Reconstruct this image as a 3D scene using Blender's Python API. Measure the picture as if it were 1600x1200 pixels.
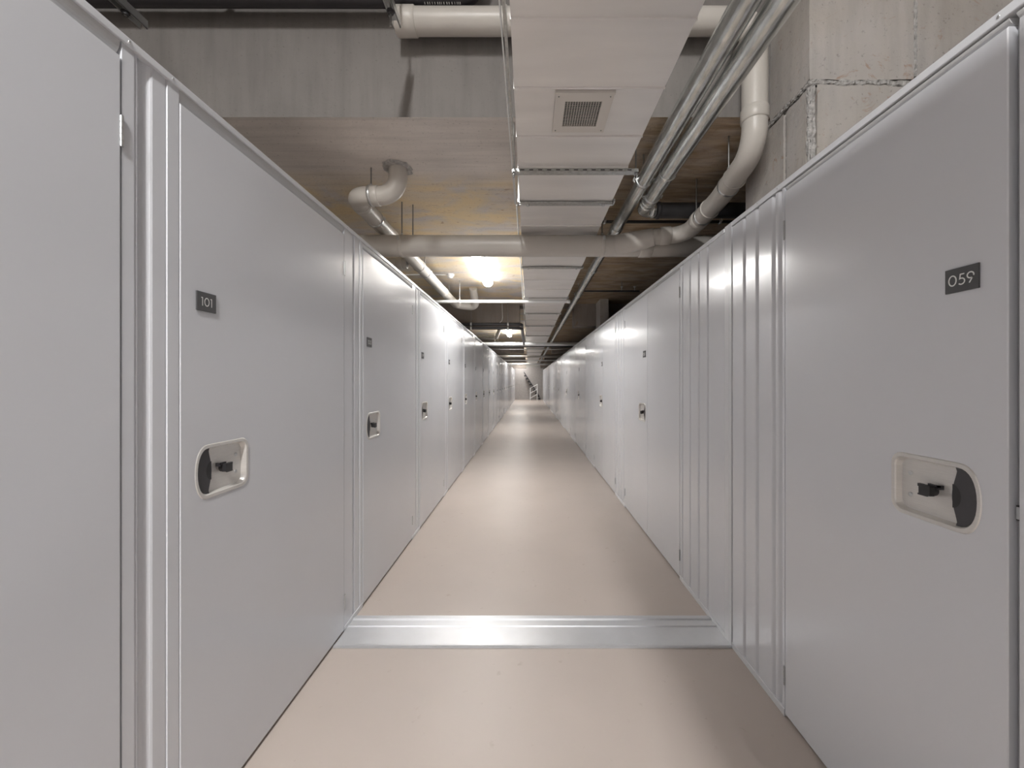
import bpy, bmesh, math, random
from mathutils import Vector, Matrix
random.seed(7)
PI = math.pi
S = bpy.context.scene
C = S.collection
for o in list(bpy.data.objects): bpy.data.objects.remove(o)

# ------------------------------------------------------------------ camera, world, exposure
F = 620.0; VX, VY = 826.0, 596.0; CH = 1.4
cam_d = bpy.data.cameras.new('camera'); cam = bpy.data.objects.new('camera', cam_d); C.objects.link(cam)
cam.location = (0, 0, CH); cam.rotation_euler = (PI/2, 0, 0)
cam_d.sensor_width = 36; cam_d.lens = 36*F/1600
cam_d.shift_x = (800-VX)/1600; cam_d.shift_y = (VY-600)/1600
cam_d.clip_start = 0.02
S.camera = cam
w = bpy.data.worlds.new('world'); S.world = w; w.use_nodes = True
w.node_tree.nodes['Background'].inputs[0].default_value = (0.9, 0.93, 1, 1)
w.node_tree.nodes['Background'].inputs[1].default_value = 0.03
S.view_settings.view_transform = 'Standard'; S.view_settings.look = 'None'
S.view_settings.gamma = 1; S.view_settings.use_curve_mapping = False
S.view_settings.exposure = 1.25
LAMP_E = 38.0          # emission of the corridor battens
NEAR_E = 92.0          # emission of the high battens over the near bay
XL, XR = -1.029, 1.069 # locker faces
SLAB, HIGH = 2.865, 4.1
STEP = 2.2

# ------------------------------------------------------------------ materials
def sl(c):
    return tuple(((x/12.92) if x <= .04045 else ((x+.055)/1.055)**2.4) for x in [v/255 for v in c]) + (1,)
def mat(name, col, rough=.5, metal=0, spec=.5, coat=0, noise=None, bump=None, emit=None):
    m = bpy.data.materials.new(name); m.use_nodes = True
    n = m.node_tree.nodes; l = m.node_tree.links; b = n['Principled BSDF']
    c = sl(col) if max(col) > 1 else tuple(col)+(1,)
    b.inputs['Base Color'].default_value = c
    b.inputs['Roughness'].default_value = rough; b.inputs['Metallic'].default_value = metal
    b.inputs['Specular IOR Level'].default_value = spec
    b.inputs['Coat Weight'].default_value = coat; b.inputs['Coat Roughness'].default_value = .12
    g = n.new('ShaderNodeNewGeometry')
    if noise:       # (scale, darkfactor, (sx,sy,sz), detail)
        mp = n.new('ShaderNodeMapping'); mp.inputs['Scale'].default_value = noise[2]
        l.new(g.outputs['Position'], mp.inputs[0])
        t = n.new('ShaderNodeTexNoise'); t.inputs['Scale'].default_value = noise[0]; t.inputs['Detail'].default_value = noise[3]
        l.new(mp.outputs[0], t.inputs[0])
        r = n.new('ShaderNodeValToRGB'); r.color_ramp.elements[0].position = .3; r.color_ramp.elements[1].position = .7
        r.color_ramp.elements[0].color = tuple(c[i]*noise[1] for i in range(3))+(1,)
        r.color_ramp.elements[1].color = c
        l.new(t.outputs[0], r.inputs[0]); l.new(r.outputs[0], b.inputs['Base Color'])
    if bump:        # (scale, strength, distance, (sx,sy,sz), detail)
        mp = n.new('ShaderNodeMapping'); mp.inputs['Scale'].default_value = bump[3]
        l.new(g.outputs['Position'], mp.inputs[0])
        t = n.new('ShaderNodeTexNoise'); t.inputs['Scale'].default_value = bump[0]; t.inputs['Detail'].default_value = bump[4]
        l.new(mp.outputs[0], t.inputs[0])
        bp = n.new('ShaderNodeBump'); bp.inputs['Strength'].default_value = bump[1]; bp.inputs['Distance'].default_value = bump[2]
        l.new(t.outputs[0], bp.inputs['Height']); l.new(bp.outputs[0], b.inputs['Normal'])
    if emit:
        b.inputs['Emission Color'].default_value = (emit[1][0], emit[1][1], emit[1][2], 1)
        b.inputs['Emission Strength'].default_value = emit[0]
    return m

def concrete(name, base, stain, streak, mask=None, rough=.85, stain_amt=.5, speck=.35, brown=False):
    """grey concrete: broad mottling, streaks along one axis, stains; mask=(axis, value, width, sign) limits the stain"""
    m = bpy.data.materials.new(name); m.use_nodes = True
    n = m.node_tree.nodes; l = m.node_tree.links; b = n['Principled BSDF']
    b.inputs['Roughness'].default_value = rough; b.inputs['Specular IOR Level'].default_value = .3
    g = n.new('ShaderNodeNewGeometry')
    def noise(scale, sc=(1, 1, 1), det=6, dist=0, rough_=.55):
        mp = n.new('ShaderNodeMapping'); mp.inputs['Scale'].default_value = sc
        l.new(g.outputs['Position'], mp.inputs[0])
        t = n.new('ShaderNodeTexNoise'); t.inputs['Scale'].default_value = scale; t.inputs['Detail'].default_value = det
        t.inputs['Distortion'].default_value = dist; t.inputs['Roughness'].default_value = rough_
        l.new(mp.outputs[0], t.inputs[0]); return t.outputs[0]
    def ramp(src, p0, p1, v0=0, v1=1):
        r = n.new('ShaderNodeMapRange'); r.inputs[1].default_value = p0; r.inputs[2].default_value = p1
        r.inputs[3].default_value = v0; r.inputs[4].default_value = v1; l.new(src, r.inputs[0]); return r.outputs[0]
    def mix(fac, a, bb, mode='MIX'):
        x = n.new('ShaderNodeMix'); x.data_type = 'RGBA'; x.blend_type = mode
        if isinstance(fac, float): x.inputs[0].default_value = fac
        else: l.new(fac, x.inputs[0])
        for k, v in ((6, a), (7, bb)):
            if isinstance(v, tuple): x.inputs[k].default_value = v
            else: l.new(v, x.inputs[k])
        return x.outputs[2]
    def mul(a, bb):
        x = n.new('ShaderNodeMath'); x.operation = 'MULTIPLY'
        l.new(a, x.inputs[0])
        if isinstance(bb, (int, float)): x.inputs[1].default_value = bb
        else: l.new(bb, x.inputs[1])
        return x.outputs[0]
    c = sl(base); dk = tuple(v*.84 for v in c[:3])+(1,)
    col = mix(ramp(noise(1.6, det=5), .35, .65), dk, c)
    col = mix(mul(ramp(noise(5, streak, 8), .45, .75), .45), col, tuple(v*.6 for v in c[:3])+(1,))
    st = mul(ramp(noise(1.9, (1, 1.6, 1), 8, .8), .38, .62), stain_amt)
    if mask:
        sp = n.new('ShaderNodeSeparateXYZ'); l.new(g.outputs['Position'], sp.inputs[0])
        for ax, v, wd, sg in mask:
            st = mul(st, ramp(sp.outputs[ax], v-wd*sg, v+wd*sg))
    col = mix(st, col, sl(stain))
    if stain_amt:
        rust = mul(ramp(noise(5.5, (1, 2.2, 1), 10, 2.2, .65), .60, .68), .5)
        if mask:
            for ax, v, wd, sg in mask: rust = mul(rust, ramp(sp.outputs[ax], v-wd*sg, v+wd*sg))
        col = mix(rust, col, sl((150, 104, 58)))
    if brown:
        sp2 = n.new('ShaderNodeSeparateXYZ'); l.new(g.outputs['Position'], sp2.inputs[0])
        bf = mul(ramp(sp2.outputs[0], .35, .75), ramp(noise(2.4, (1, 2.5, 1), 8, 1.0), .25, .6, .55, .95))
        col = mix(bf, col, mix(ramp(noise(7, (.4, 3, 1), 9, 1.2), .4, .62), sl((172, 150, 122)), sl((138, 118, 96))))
    col = mix(mul(ramp(noise(60, det=4), .62, .72), speck), col, sl((74, 68, 64)))
    l.new(col, b.inputs['Base Color'])
    bp = n.new('ShaderNodeBump'); bp.inputs['Strength'].default_value = .35; bp.inputs['Distance'].default_value = .01
    l.new(noise(26, det=8), bp.inputs['Height']); l.new(bp.outputs[0], b.inputs['Normal'])
    return m

M = dict(
    white=mat('white_powder_coat', (.665, .677, .71), .24, spec=.5, coat=.35, bump=(1.5, .3, .035, (1, 1, .8), 1)),
    trim=mat('white_trim_coat', (.665, .675, .70), .3, spec=.5, coat=.2),
    frame=mat('grey_frame_coat', (.42, .43, .44), .35),
    head=mat('head_trim_coat', (.56, .56, .565), .4),
    dark=mat('dark_gap', (.03, .03, .03), .8),
    floor=None,
    pvc=mat('beige_pvc', (200, 195, 188), .38, noise=(4, .93, (1, 1, 1), 3)),
    galv=mat('galvanised_steel', (.80, .82, .80), .25, metal=.88, noise=(42, .62, (1, .3, 1), 8), bump=(45, .35, .004, (1, .3, 1), 5)),
    duct=mat('duct_sheet', (.84, .82, .80), .32, metal=.4, noise=(3, .9, (.5, 3, 1), 4), bump=(3.0, .35, .02, (.35, 1.6, 1), 2)),
    flange=mat('flange_steel', (.50, .51, .50), .32, metal=.9, noise=(60, .7, (1, 1, 1), 4)),
    zinc=mat('zinc_fitting', (.62, .63, .63), .3, metal=.9),
    black=mat('black_pipe', (.028, .026, .03), .35),
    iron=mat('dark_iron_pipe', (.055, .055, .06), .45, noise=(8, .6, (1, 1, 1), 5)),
    rod=mat('threaded_rod', (.30, .30, .29), .4, metal=.8),
    steel=mat('satin_stainless', (.72, .70, .67), .3, metal=.4, noise=(30, .93, (1, 1, 9), 3)),
    pad=mat('graphite_plastic', (.055, .053, .058), .5),
    padd=mat('graphite_lock_dimple_shade', (.025, .024, .026), .5),  # black of the lock, also the painted shade of the pad dimple
    plate=mat('charcoal_plate', (.075, .075, .078), .55),
    ink=mat('pale_numeral', (.78, .78, .76), .6),
    alu=mat('brushed_aluminium', (.62, .63, .65), .42, metal=.6, noise=(5, .9, (1, 1, 1), 5)),
    paint=mat('white_paint', (.85, .85, .84), .4),
    lamp=mat('lamp_diffuser', (.9, .9, .9), .4, emit=(LAMP_E, (1, .985, .96))),
    lampside=mat('lamp_diffuser_side', (.9, .9, .9), .4, emit=(LAMP_E*.11, (1, .985, .96))),
    lamp2=mat('lamp_diffuser_high', (.9, .9, .9), .4, emit=(NEAR_E, (1, .99, .975))),
    grille=mat('grille_paint', (.70, .66, .61), .45),
    mortar=mat('rough_mortar', (.56, .54, .52), .95, noise=(50, .62, (1, 1, 1), 6), bump=(60, 1, .02, (1, 1, 1), 8)),
    brickw=mat('end_wall_block', (.50, .47, .455), .8, noise=(9, .85, (1, 1, 1), 5)),
)
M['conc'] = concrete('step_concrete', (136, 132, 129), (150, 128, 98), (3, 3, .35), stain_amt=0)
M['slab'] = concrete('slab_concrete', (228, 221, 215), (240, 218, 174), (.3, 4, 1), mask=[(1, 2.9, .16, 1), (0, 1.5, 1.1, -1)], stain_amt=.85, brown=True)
M['pier'] = concrete('pier_concrete', (186, 181, 177), (170, 152, 120), (3, 3, .4), stain_amt=.16)
M['wall'] = concrete('wall_concrete', (150, 144, 138), (150, 128, 98), (3, 3, .4), stain_amt=.1)
M['beam'] = concrete('beam_concrete', (150, 142, 136), (150, 128, 98), (3, 3, .4), stain_amt=.1)
def floor_mat():
    m = mat('beige_screed', (186, 175, 167), .42, spec=.45, noise=(1.7, .93, (1, 1, 1), 8), bump=(90, .06, .004, (1, 1, 1), 5))
    n = m.node_tree.nodes; l = m.node_tree.links; b = n['Principled BSDF']
    src = b.inputs['Base Color'].links[0].from_socket
    t = n.new('ShaderNodeTexNoise'); t.inputs['Scale'].default_value = 16; t.inputs['Detail'].default_value = 10
    g = n.new('ShaderNodeNewGeometry'); l.new(g.outputs['Position'], t.inputs[0])
    r = n.new('ShaderNodeMapRange'); r.inputs[1].default_value = .66; r.inputs[2].default_value = .74; r.inputs[3].default_value = 0; r.inputs[4].default_value = .35
    l.new(t.outputs[0], r.inputs[0])
    x = n.new('ShaderNodeMix'); x.data_type = 'RGBA'; l.new(r.outputs[0], x.inputs[0]); l.new(src, x.inputs[6])
    x.inputs[7].default_value = sl((150, 134, 120)); l.new(x.outputs[2], b.inputs['Base Color'])
    return m
M['floor'] = floor_mat()

# ------------------------------------------------------------------ mesh helpers
class MB:
    def __init__(s): s.v = []; s.f = []; s.sm = []
    def add(s, vs, fs, smooth=False):
        k = len(s.v); s.v += [tuple(v) for v in vs]
        for f in fs: s.f.append([i+k for i in f]); s.sm.append(smooth)
        return s
    def box(s, x0, x1, y0, y1, z0, z1):
        x0, x1 = sorted((x0, x1)); y0, y1 = sorted((y0, y1)); z0, z1 = sorted((z0, z1))
        return s.add([(x0,y0,z0),(x1,y0,z0),(x1,y1,z0),(x0,y1,z0),(x0,y0,z1),(x1,y0,z1),(x1,y1,z1),(x0,y1,z1)],
              [(0,3,2,1),(4,5,6,7),(0,1,5,4),(1,2,6,5),(2,3,7,6),(3,0,4,7)])
    def bbox(s, x0, x1, y0, y1, z0, z1, bev=.003):
        bm = bmesh.new(); t = MB().box(x0, x1, y0, y1, z0, z1)
        vs = [bm.verts.new(v) for v in t.v]
        for f in t.f: bm.faces.new([vs[i] for i in f])
        bmesh.ops.bevel(bm, geom=bm.edges[:], offset=bev, segments=2, affect='EDGES', profile=.5)
        bm.verts.index_update()
        s.add([v.co[:] for v in bm.verts], [[v.index for v in f.verts] for f in bm.faces]); bm.free(); return s
    def tube(s, path, r, n=20, cap=True):
        P = [Vector(p) for p in path]; R = r if isinstance(r, (list, tuple)) else [r]*len(P)
        T = []
        for i in range(len(P)):
            a = P[max(i-1, 0)]; b = P[min(i+1, len(P)-1)]; T.append((b-a).normalized())
        up = Vector((0, 0, 1)) if abs(T[0].z) < .9 else Vector((1, 0, 0))
        N = T[0].cross(up).normalized(); vs = []; fs = []
        for i, p in enumerate(P):
            N = (N - T[i]*N.dot(T[i])).normalized(); B = T[i].cross(N)
            for k in range(n):
                a = 2*PI*k/n; vs.append(p + (N*math.cos(a)+B*math.sin(a))*R[i])
        for i in range(len(P)-1):
            for k in range(n):
                fs.append((i*n+k, i*n+(k+1) % n, (i+1)*n+(k+1) % n, (i+1)*n+k))
        s.add(vs, fs, True)
        if cap:
            s.add([vs[k] for k in range(n)], [list(range(n))[::-1]]); s.add([vs[(len(P)-1)*n+k] for k in range(n)], [list(range(n))])
        return s
    def ring(s, p, axis, r0, r1, L, n=24):
        """short collar centred on p along axis, outer r1, with rounded shoulders"""
        a = Vector(axis).normalized(); p = Vector(p); e = min(L*.2, .006)
        return s.tube([p-a*L/2, p-a*L/2+a*.0005, p-a*(L/2-e), p+a*(L/2-e), p+a*(L/2-.0005), p+a*L/2], [r0, r1-e*.7, r1, r1, r1-e*.7, r0], n)
    def prism(s, poly, z0, z1):
        n = len(poly)
        s.add([(x, y, z0) for x, y in poly]+[(x, y, z1) for x, y in poly],
              [list(range(n))[::-1], list(range(n, 2*n))]+[(i, (i+1) % n, n+(i+1) % n, n+i) for i in range(n)])
        return s
    def map(s, fn): s.v = [tuple(fn(*v)) for v in s.v]; return s
    def build(s, name, m, parent=None, loc=None, fix=True):
        me = bpy.data.meshes.new(name); me.from_pydata(s.v, [], s.f)
        me.polygons.foreach_set('use_smooth', s.sm)
        for x in (m if isinstance(m, list) else [m]): me.materials.append(x)
        if fix:
            bm = bmesh.new(); bm.from_mesh(me); bmesh.ops.recalc_face_normals(bm, faces=bm.faces); bm.to_mesh(me); bm.free()
        o = bpy.data.objects.new(name, me); C.objects.link(o)
        if parent: o.parent = parent
        if loc: o.location = loc
        return o

def tag(o, label=None, cat=None, group=None, kind=None):
    if label: o['label'] = label
    if cat: o['category'] = cat
    if group: o['group'] = group
    if kind: o['kind'] = kind
    return o
def thing(name, label, cat, loc=(0, 0, 0), group=None):
    o = bpy.data.objects.new(name, None); C.objects.link(o); o.location = loc; o.empty_display_size = .1
    return tag(o, label, cat, group)
def off(mb, loc):     # world coordinates -> local of an empty at loc
    return mb.map(lambda x, y, z: (x-loc[0], y-loc[1], z-loc[2]))
def fillet(pts, R, n=8):
    P = [Vector(p) for p in pts]; out = [P[0]]
    for i in range(1, len(P)-1):
        r = R[i-1] if isinstance(R, (list, tuple)) else R
        a = (P[i-1]-P[i]).normalized(); b = (P[i+1]-P[i]).normalized()
        ang = a.angle(b); d = r/math.tan(ang/2)
        s0 = P[i]+a*d; s1 = P[i]+b*d; c = P[i]+(a+b).normalized()*(r/math.sin(ang/2))
        u = (s0-c).normalized(); v = (s1-c); v = (v-u*v.dot(u)).normalized(); tot = PI-ang
        for k in range(n+1):
            t = tot*k/n; out.append(c+(u*math.cos(t)+v*math.sin(t))*r)
    out.append(P[-1]); return out

# ------------------------------------------------------------------ room shell
YB, YF = 31.0, -4.0; WL, WR = -3.2, 3.2
tag(MB().box(WL, WR, YF, YB, -.15, 0).build('floor', M['floor']), 'smooth beige screed corridor floor', kind='structure')
o = MB().box(WL, WR, STEP, YB, SLAB, HIGH)
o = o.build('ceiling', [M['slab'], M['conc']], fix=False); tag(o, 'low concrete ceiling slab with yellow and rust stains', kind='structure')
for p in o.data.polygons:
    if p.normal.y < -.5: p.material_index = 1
tag(MB().box(WL, WR, YF, STEP, HIGH, HIGH+.15).build('ceiling', M['conc']), 'high grey concrete ceiling over the near bay', kind='structure')
tag(MB().box(WL-.15, WL, YF, YB, 0, HIGH).build('wall_left', M['wall']), 'concrete wall behind the left lockers', kind='structure')
tag(MB().box(WR, WR+.15, YF, YB, 0, HIGH).build('wall_right', M['wall']), 'concrete wall behind the right lockers', kind='structure')
tag(MB().box(WL, WR, YF-.15, YF, 0, HIGH).build('wall_front', M['wall']), 'plain wall behind the viewer', kind='structure')
# end wall of grey blocks
wb = tag(MB().box(WL, WR, YB, YB+.2, 0, HIGH).build('wall_back', M['mortar']), 'pale block wall closing the corridor', kind='structure')
bw, bh = .40, .25; bmesh_block = None
for r in range(10):
    for k in range(-5, 6):
        x0 = k*bw + (bw/2 if r % 2 else 0) - .01
        if bmesh_block is None:
            bmesh_block = MB().box(-.194, .194, -.02, 0, -.119, .119).build('block', M['brickw'], wb, (x0, YB, r*bh+.125))
        else:
            c = bmesh_block.copy(); C.objects.link(c); c.location = (x0, YB, r*bh+.125)

# cross beams under the slab (open where the duct and pipes pass)
def beam(y0, y1, zb, label):
    mb = MB().box(WL, -.17, y0, y1, zb, SLAB).box(.86, WR, y0, y1, zb, SLAB).box(-.17, .86, y0, y1, SLAB-.03, SLAB)
    return tag(mb.build('ceiling_beam', M['beam']), label, kind='structure')
beam(7.5, 7.85, 2.45, 'dark concrete downstand beam across the corridor beyond the first lamp')
beam(14.6, 15.0, 2.45, 'second dark concrete beam across the corridor')
beam(21.6, 22.0, 2.45, 'third dark concrete beam, far down the corridor')
beam(28.6, 29.2, 2.36, 'last concrete beam before the end wall')

# concrete pier at the right, of cast blocks with rough mortar joints
PX = 1.338; PY0, PY1 = 1.89, 2.447
pier = tag(MB().box(PX+.012, WR, PY0+.012, PY1-.005, 0, SLAB-.002).box(PX+.012, WR, PY0+.012, STEP-.001, SLAB-.002, HIGH).build('wall_pier', M['mortar']),
           'cast concrete pier above the right lockers', kind='structure')
def rough_block(x0, x1, y0, y1, z0, z1, seed, name='block'):
    """block whose front and corridor faces have slightly ragged edges at the joints"""
    rnd = random.Random(seed); mb = MB()
    n = 10
    def edge(a, b, amp): return [a+(b-a)*i/n for i in range(n+1)], [rnd.uniform(-amp, amp) for _ in range(n+1)]
    g = 6
    def grid(fn, w, h):
        vs = []; fs = []
        for j in range(g*2+1):
            for i in range(g+1):
                u = i/g; v = j/(g*2); ju = jv = 0
                if j in (0, g*2): jv = rnd.uniform(-.007, .007)
                if i in (0, g) : ju = rnd.uniform(-.002, .002)
                vs.append(fn(u*w+ju, v*h+jv))
        for j in range(g*2):
            for i in range(g): a = j*(g+1)+i; fs.append((a, a+1, a+g+2, a+g+1))
        mb.add(vs, fs)
    mb.box(x0+.004, x1, y0+.004, y1, z0+.008, z1-.008)
    grid(lambda u, v: (x0+u, y0, z0+v), x1-x0, z1-z0)
    grid(lambda u, v: (x0, y0+u, z0+v), y1-y0, z1-z0)
    return mb.build(name, M['pier'], pier, fix=False)
jz = 2.83
rough_block(PX, 1.835, PY0, STEP-.002, jz+.006, HIGH-.01, 1)
rough_block(1.85, 2.5, PY0, STEP-.002, jz+.006, HIGH-.01, 2)
rough_block(PX+.035, 1.835, PY0-.002, PY1, 2.0, jz-.022, 3)
rough_block(1.85, 2.5, PY0, PY1, 2.0, jz-.02, 4)
rough_block(PX, PX+.03, PY0+.025, 2.06, 1.9, jz-.03, 5)
rough_block(PX, PX+.03, 2.085, PY1, 1.9, jz-.03, 6)
def crust(p0, p1, wdt, nrm, seed, th=.008):
    """ragged mortar ridge from p0 to p1"""
    rnd = random.Random(seed); p0 = Vector(p0); p1 = Vector(p1); d = (p1-p0); L = d.length; d.normalize(); nn = Vector(nrm); s = d.cross(nn)
    n = max(8, int(L/.02)); vs = []; fs = []
    for i in range(n+1):
        c = p0+d*L*i/n; a = wdt*rnd.uniform(.35, 1); b = wdt*rnd.uniform(.35, 1)
        vs += [c-s*a, c-s*a*.6+nn*th*rnd.uniform(.4, 1), c+nn*th*rnd.uniform(.1, .8), c+s*b*.6+nn*th*rnd.uniform(.4, 1), c+s*b]
    for i in range(n):
        for k in range(4): a = i*5+k; fs.append((a, a+1, a+6, a+5))
    return MB().add(vs, fs).build('mortar_ridge', M['mortar'], pier)
crust((PX-.01, PY0-.001, jz-.006), (1.84, PY0-.001, jz-.012), .02, (0, -1, 0), 1)
crust((PX-.001, PY0, jz-.006), (PX-.001, STEP+.2, jz-.010), .016, (-1, 0, 0), 2)
crust((PX+.018, PY0+.004, 2.2), (PX+.018, PY0+.004, jz-.02), .020, (0, -1, 0), 3)
crust((PX+.004, PY0+.012, 2.2), (PX+.004, PY0+.012, jz-.02), .015, (-1, 0, 0), 4)
crust((1.842, PY0, 2.85), (1.842, PY0, 3.6), .010, (0, -1, 0), 5)
# column past the first beam on the right
tag(MB().box(1.27, 1.42, 7.05, 7.48, 0, SLAB).build('wall_column', M['pier']), 'pale concrete column at right before the dark beam', kind='structure')

# ------------------------------------------------------------------ lockers
def side_fn(side, y0):        # local (u, n, z) -> world offsets relative to (Xface, y0, 0); n = towards the corridor
    sg = 1 if side == 'L' else -1
    return lambda u, n, z: (n*sg, u, z)
def outline(u0, u1, z0, z1, rn, rf, k=6):
    """rounded plate outline: near end (u0) a big elliptical bow, far corners radius rf"""
    pts = []; zc = (z0+z1)/2; h = (z1-z0)/2
    for i in range(2*k+5):          # near end, from bottom to top
        t = -PI/2 + PI*i/(2*k+4)
        c = max(math.cos(t), 0)**.8; sn = math.sin(t)
        pts.append((u0+rn*(1-c), zc+h*math.copysign(abs(sn)**.92, sn)))
    for i in range(k+1): t = PI/2-PI/2*i/k; pts.append((u1-rf+rf*math.cos(t), z1-rf+rf*math.sin(t)))
    for i in range(k+1): t = -PI/2*i/k; pts.append((u1-rf+rf*math.cos(t), z0+rf+rf*math.sin(t)))
    return pts
def loft(rings):
    mb = MB(); n = len(rings[0])
    vs = [p for r in rings for p in r]; fs = []
    for j in range(len(rings)-1):
        for i in range(n): fs.append((j*n+i, j*n+(i+1) % n, (j+1)*n+(i+1) % n, (j+1)*n+i))
    mb.add(vs, fs); return mb
HZ0, HZ1 = 1.026, 1.196
def leaf_mb(w, ztop, hole=None):
    z0 = .014; e = .0022; bm = bmesh.new()
    fr = [bm.verts.new(p) for p in ((e, 0, z0+e), (w-e, 0, z0+e), (w-e, 0, ztop-e), (e, 0, ztop-e))]
    edges = [bm.edges.new((fr[i], fr[(i+1) % 4])) for i in range(4)]
    if hole:
        hv = [bm.verts.new((u, 0, z)) for u, z in hole]
        edges += [bm.edges.new((hv[i], hv[(i+1) % len(hv)])) for i in range(len(hv))]
        bmesh.ops.triangle_fill(bm, use_beauty=True, use_dissolve=False, edges=edges)
    else: bm.faces.new(fr)
    a = [bm.verts.new(p) for p in ((0, -e, z0), (w, -e, z0), (w, -e, ztop), (0, -e, ztop))]
    b = [bm.verts.new(p) for p in ((0, -.028, z0), (w, -.028, z0), (w, -.028, ztop), (0, -.028, ztop))]
    for i in range(4):
        j = (i+1) % 4
        bm.faces.new((fr[i], fr[j], a[j], a[i])); bm.faces.new((a[i], a[j], b[j], b[i]))
    bm.faces.new(b); bm.verts.index_update()
    mb = MB(); mb.add([v.co[:] for v in bm.verts], [[v.index for v in f.verts] for f in bm.faces]); bm.free(); return mb

def arc(cx, cy, rx, ry, a0, a1, n=14): return [(cx+rx*math.cos(math.radians(a0+(a1-a0)*i/n)), cy+ry*math.sin(math.radians(a0+(a1-a0)*i/n))) for i in range(n+1)]
DIG = {'0': (.76, [arc(.38, .5, .31, .45, 0, 360, 26)]), '1': (.38, [[(.04, .93), (.22, .93), (.22, 0)]]),
 '2': (.62, [arc(.3, .68, .24, .27, 165, -35, 12)+[(.06, .05), (.58, .05)]]),
 '3': (.62, [arc(.28, .71, .2, .24, 140, -80, 10)+arc(.28, .28, .25, .24, 85, -150, 12)]),
 '4': (.68, [[(.46, 0), (.46, .95), (.06, .25), (.64, .25)]]),
 '5': (.62, [[(.53, .94), (.2, .94)]+arc(.28, .31, .27, .27, 118, -140, 16)]),
 '6': (.66, [arc(.32, .3, .26, .26, 0, 360, 20), [(.08, .38), (.42, .96)]]),
 '7': (.6, [[(.06, .94), (.55, .94), (.2, 0)]]),
 '8': (.64, [arc(.31, .27, .25, .24, 0, 360, 18), arc(.31, .73, .2, .2, 0, 360, 18)]),
 '9': (.66, [arc(.32, .69, .26, .26, 0, 360, 20), [(.56, .60), (.22, .02)]])}
def numerals_mb(txt, side, u0, u1, zc, h, n0):
    """flat printed digits on the plate; reading direction is +u on the left wall, -u on the right"""
    adv = sum(DIG[c][0] for c in txt)+.08*(len(txt)-1)
    mb = MB(); x = -adv/2; t = .055; cx = (u0+u1)/2
    for c in txt:
        wd, lines = DIG[c]
        for ln in lines:
            m = len(ln); closed = (abs(ln[0][0]-ln[-1][0])+abs(ln[0][1]-ln[-1][1])) < 1e-6
            L = []; R = []
            for i in range(m):
                p = ln[i]
                a = ln[i-1] if i else (ln[-2] if closed else None)
                b = ln[i+1] if i < m-1 else (ln[1] if closed else None)
                ds = []
                if a: ds.append(Vector((p[0]-a[0], p[1]-a[1])).normalized())
                if b: ds.append(Vector((b[0]-p[0], b[1]-p[1])).normalized())
                d = sum(ds, Vector((0, 0))).normalized(); nn = Vector((-d.y, d.x)); k = 1/max(.5, nn.dot(Vector((-ds[0].y, ds[0].x))))
                L.append((p[0]+nn.x*t*k, p[1]+nn.y*t*k)); R.append((p[0]-nn.x*t*k, p[1]-nn.y*t*k))
            vs = [(0, 0, 0)]*0
            for q in L+R:
                uu = (x+q[0])*h; uu = uu if side == 'L' else -uu
                vs.append((cx+uu, n0, zc+(q[1]-.5)*h))
            mb.add(vs, [(i, i+1, m+i+1, m+i) for i in range(m-1)])
        x += wd+.08
    return mb

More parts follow.
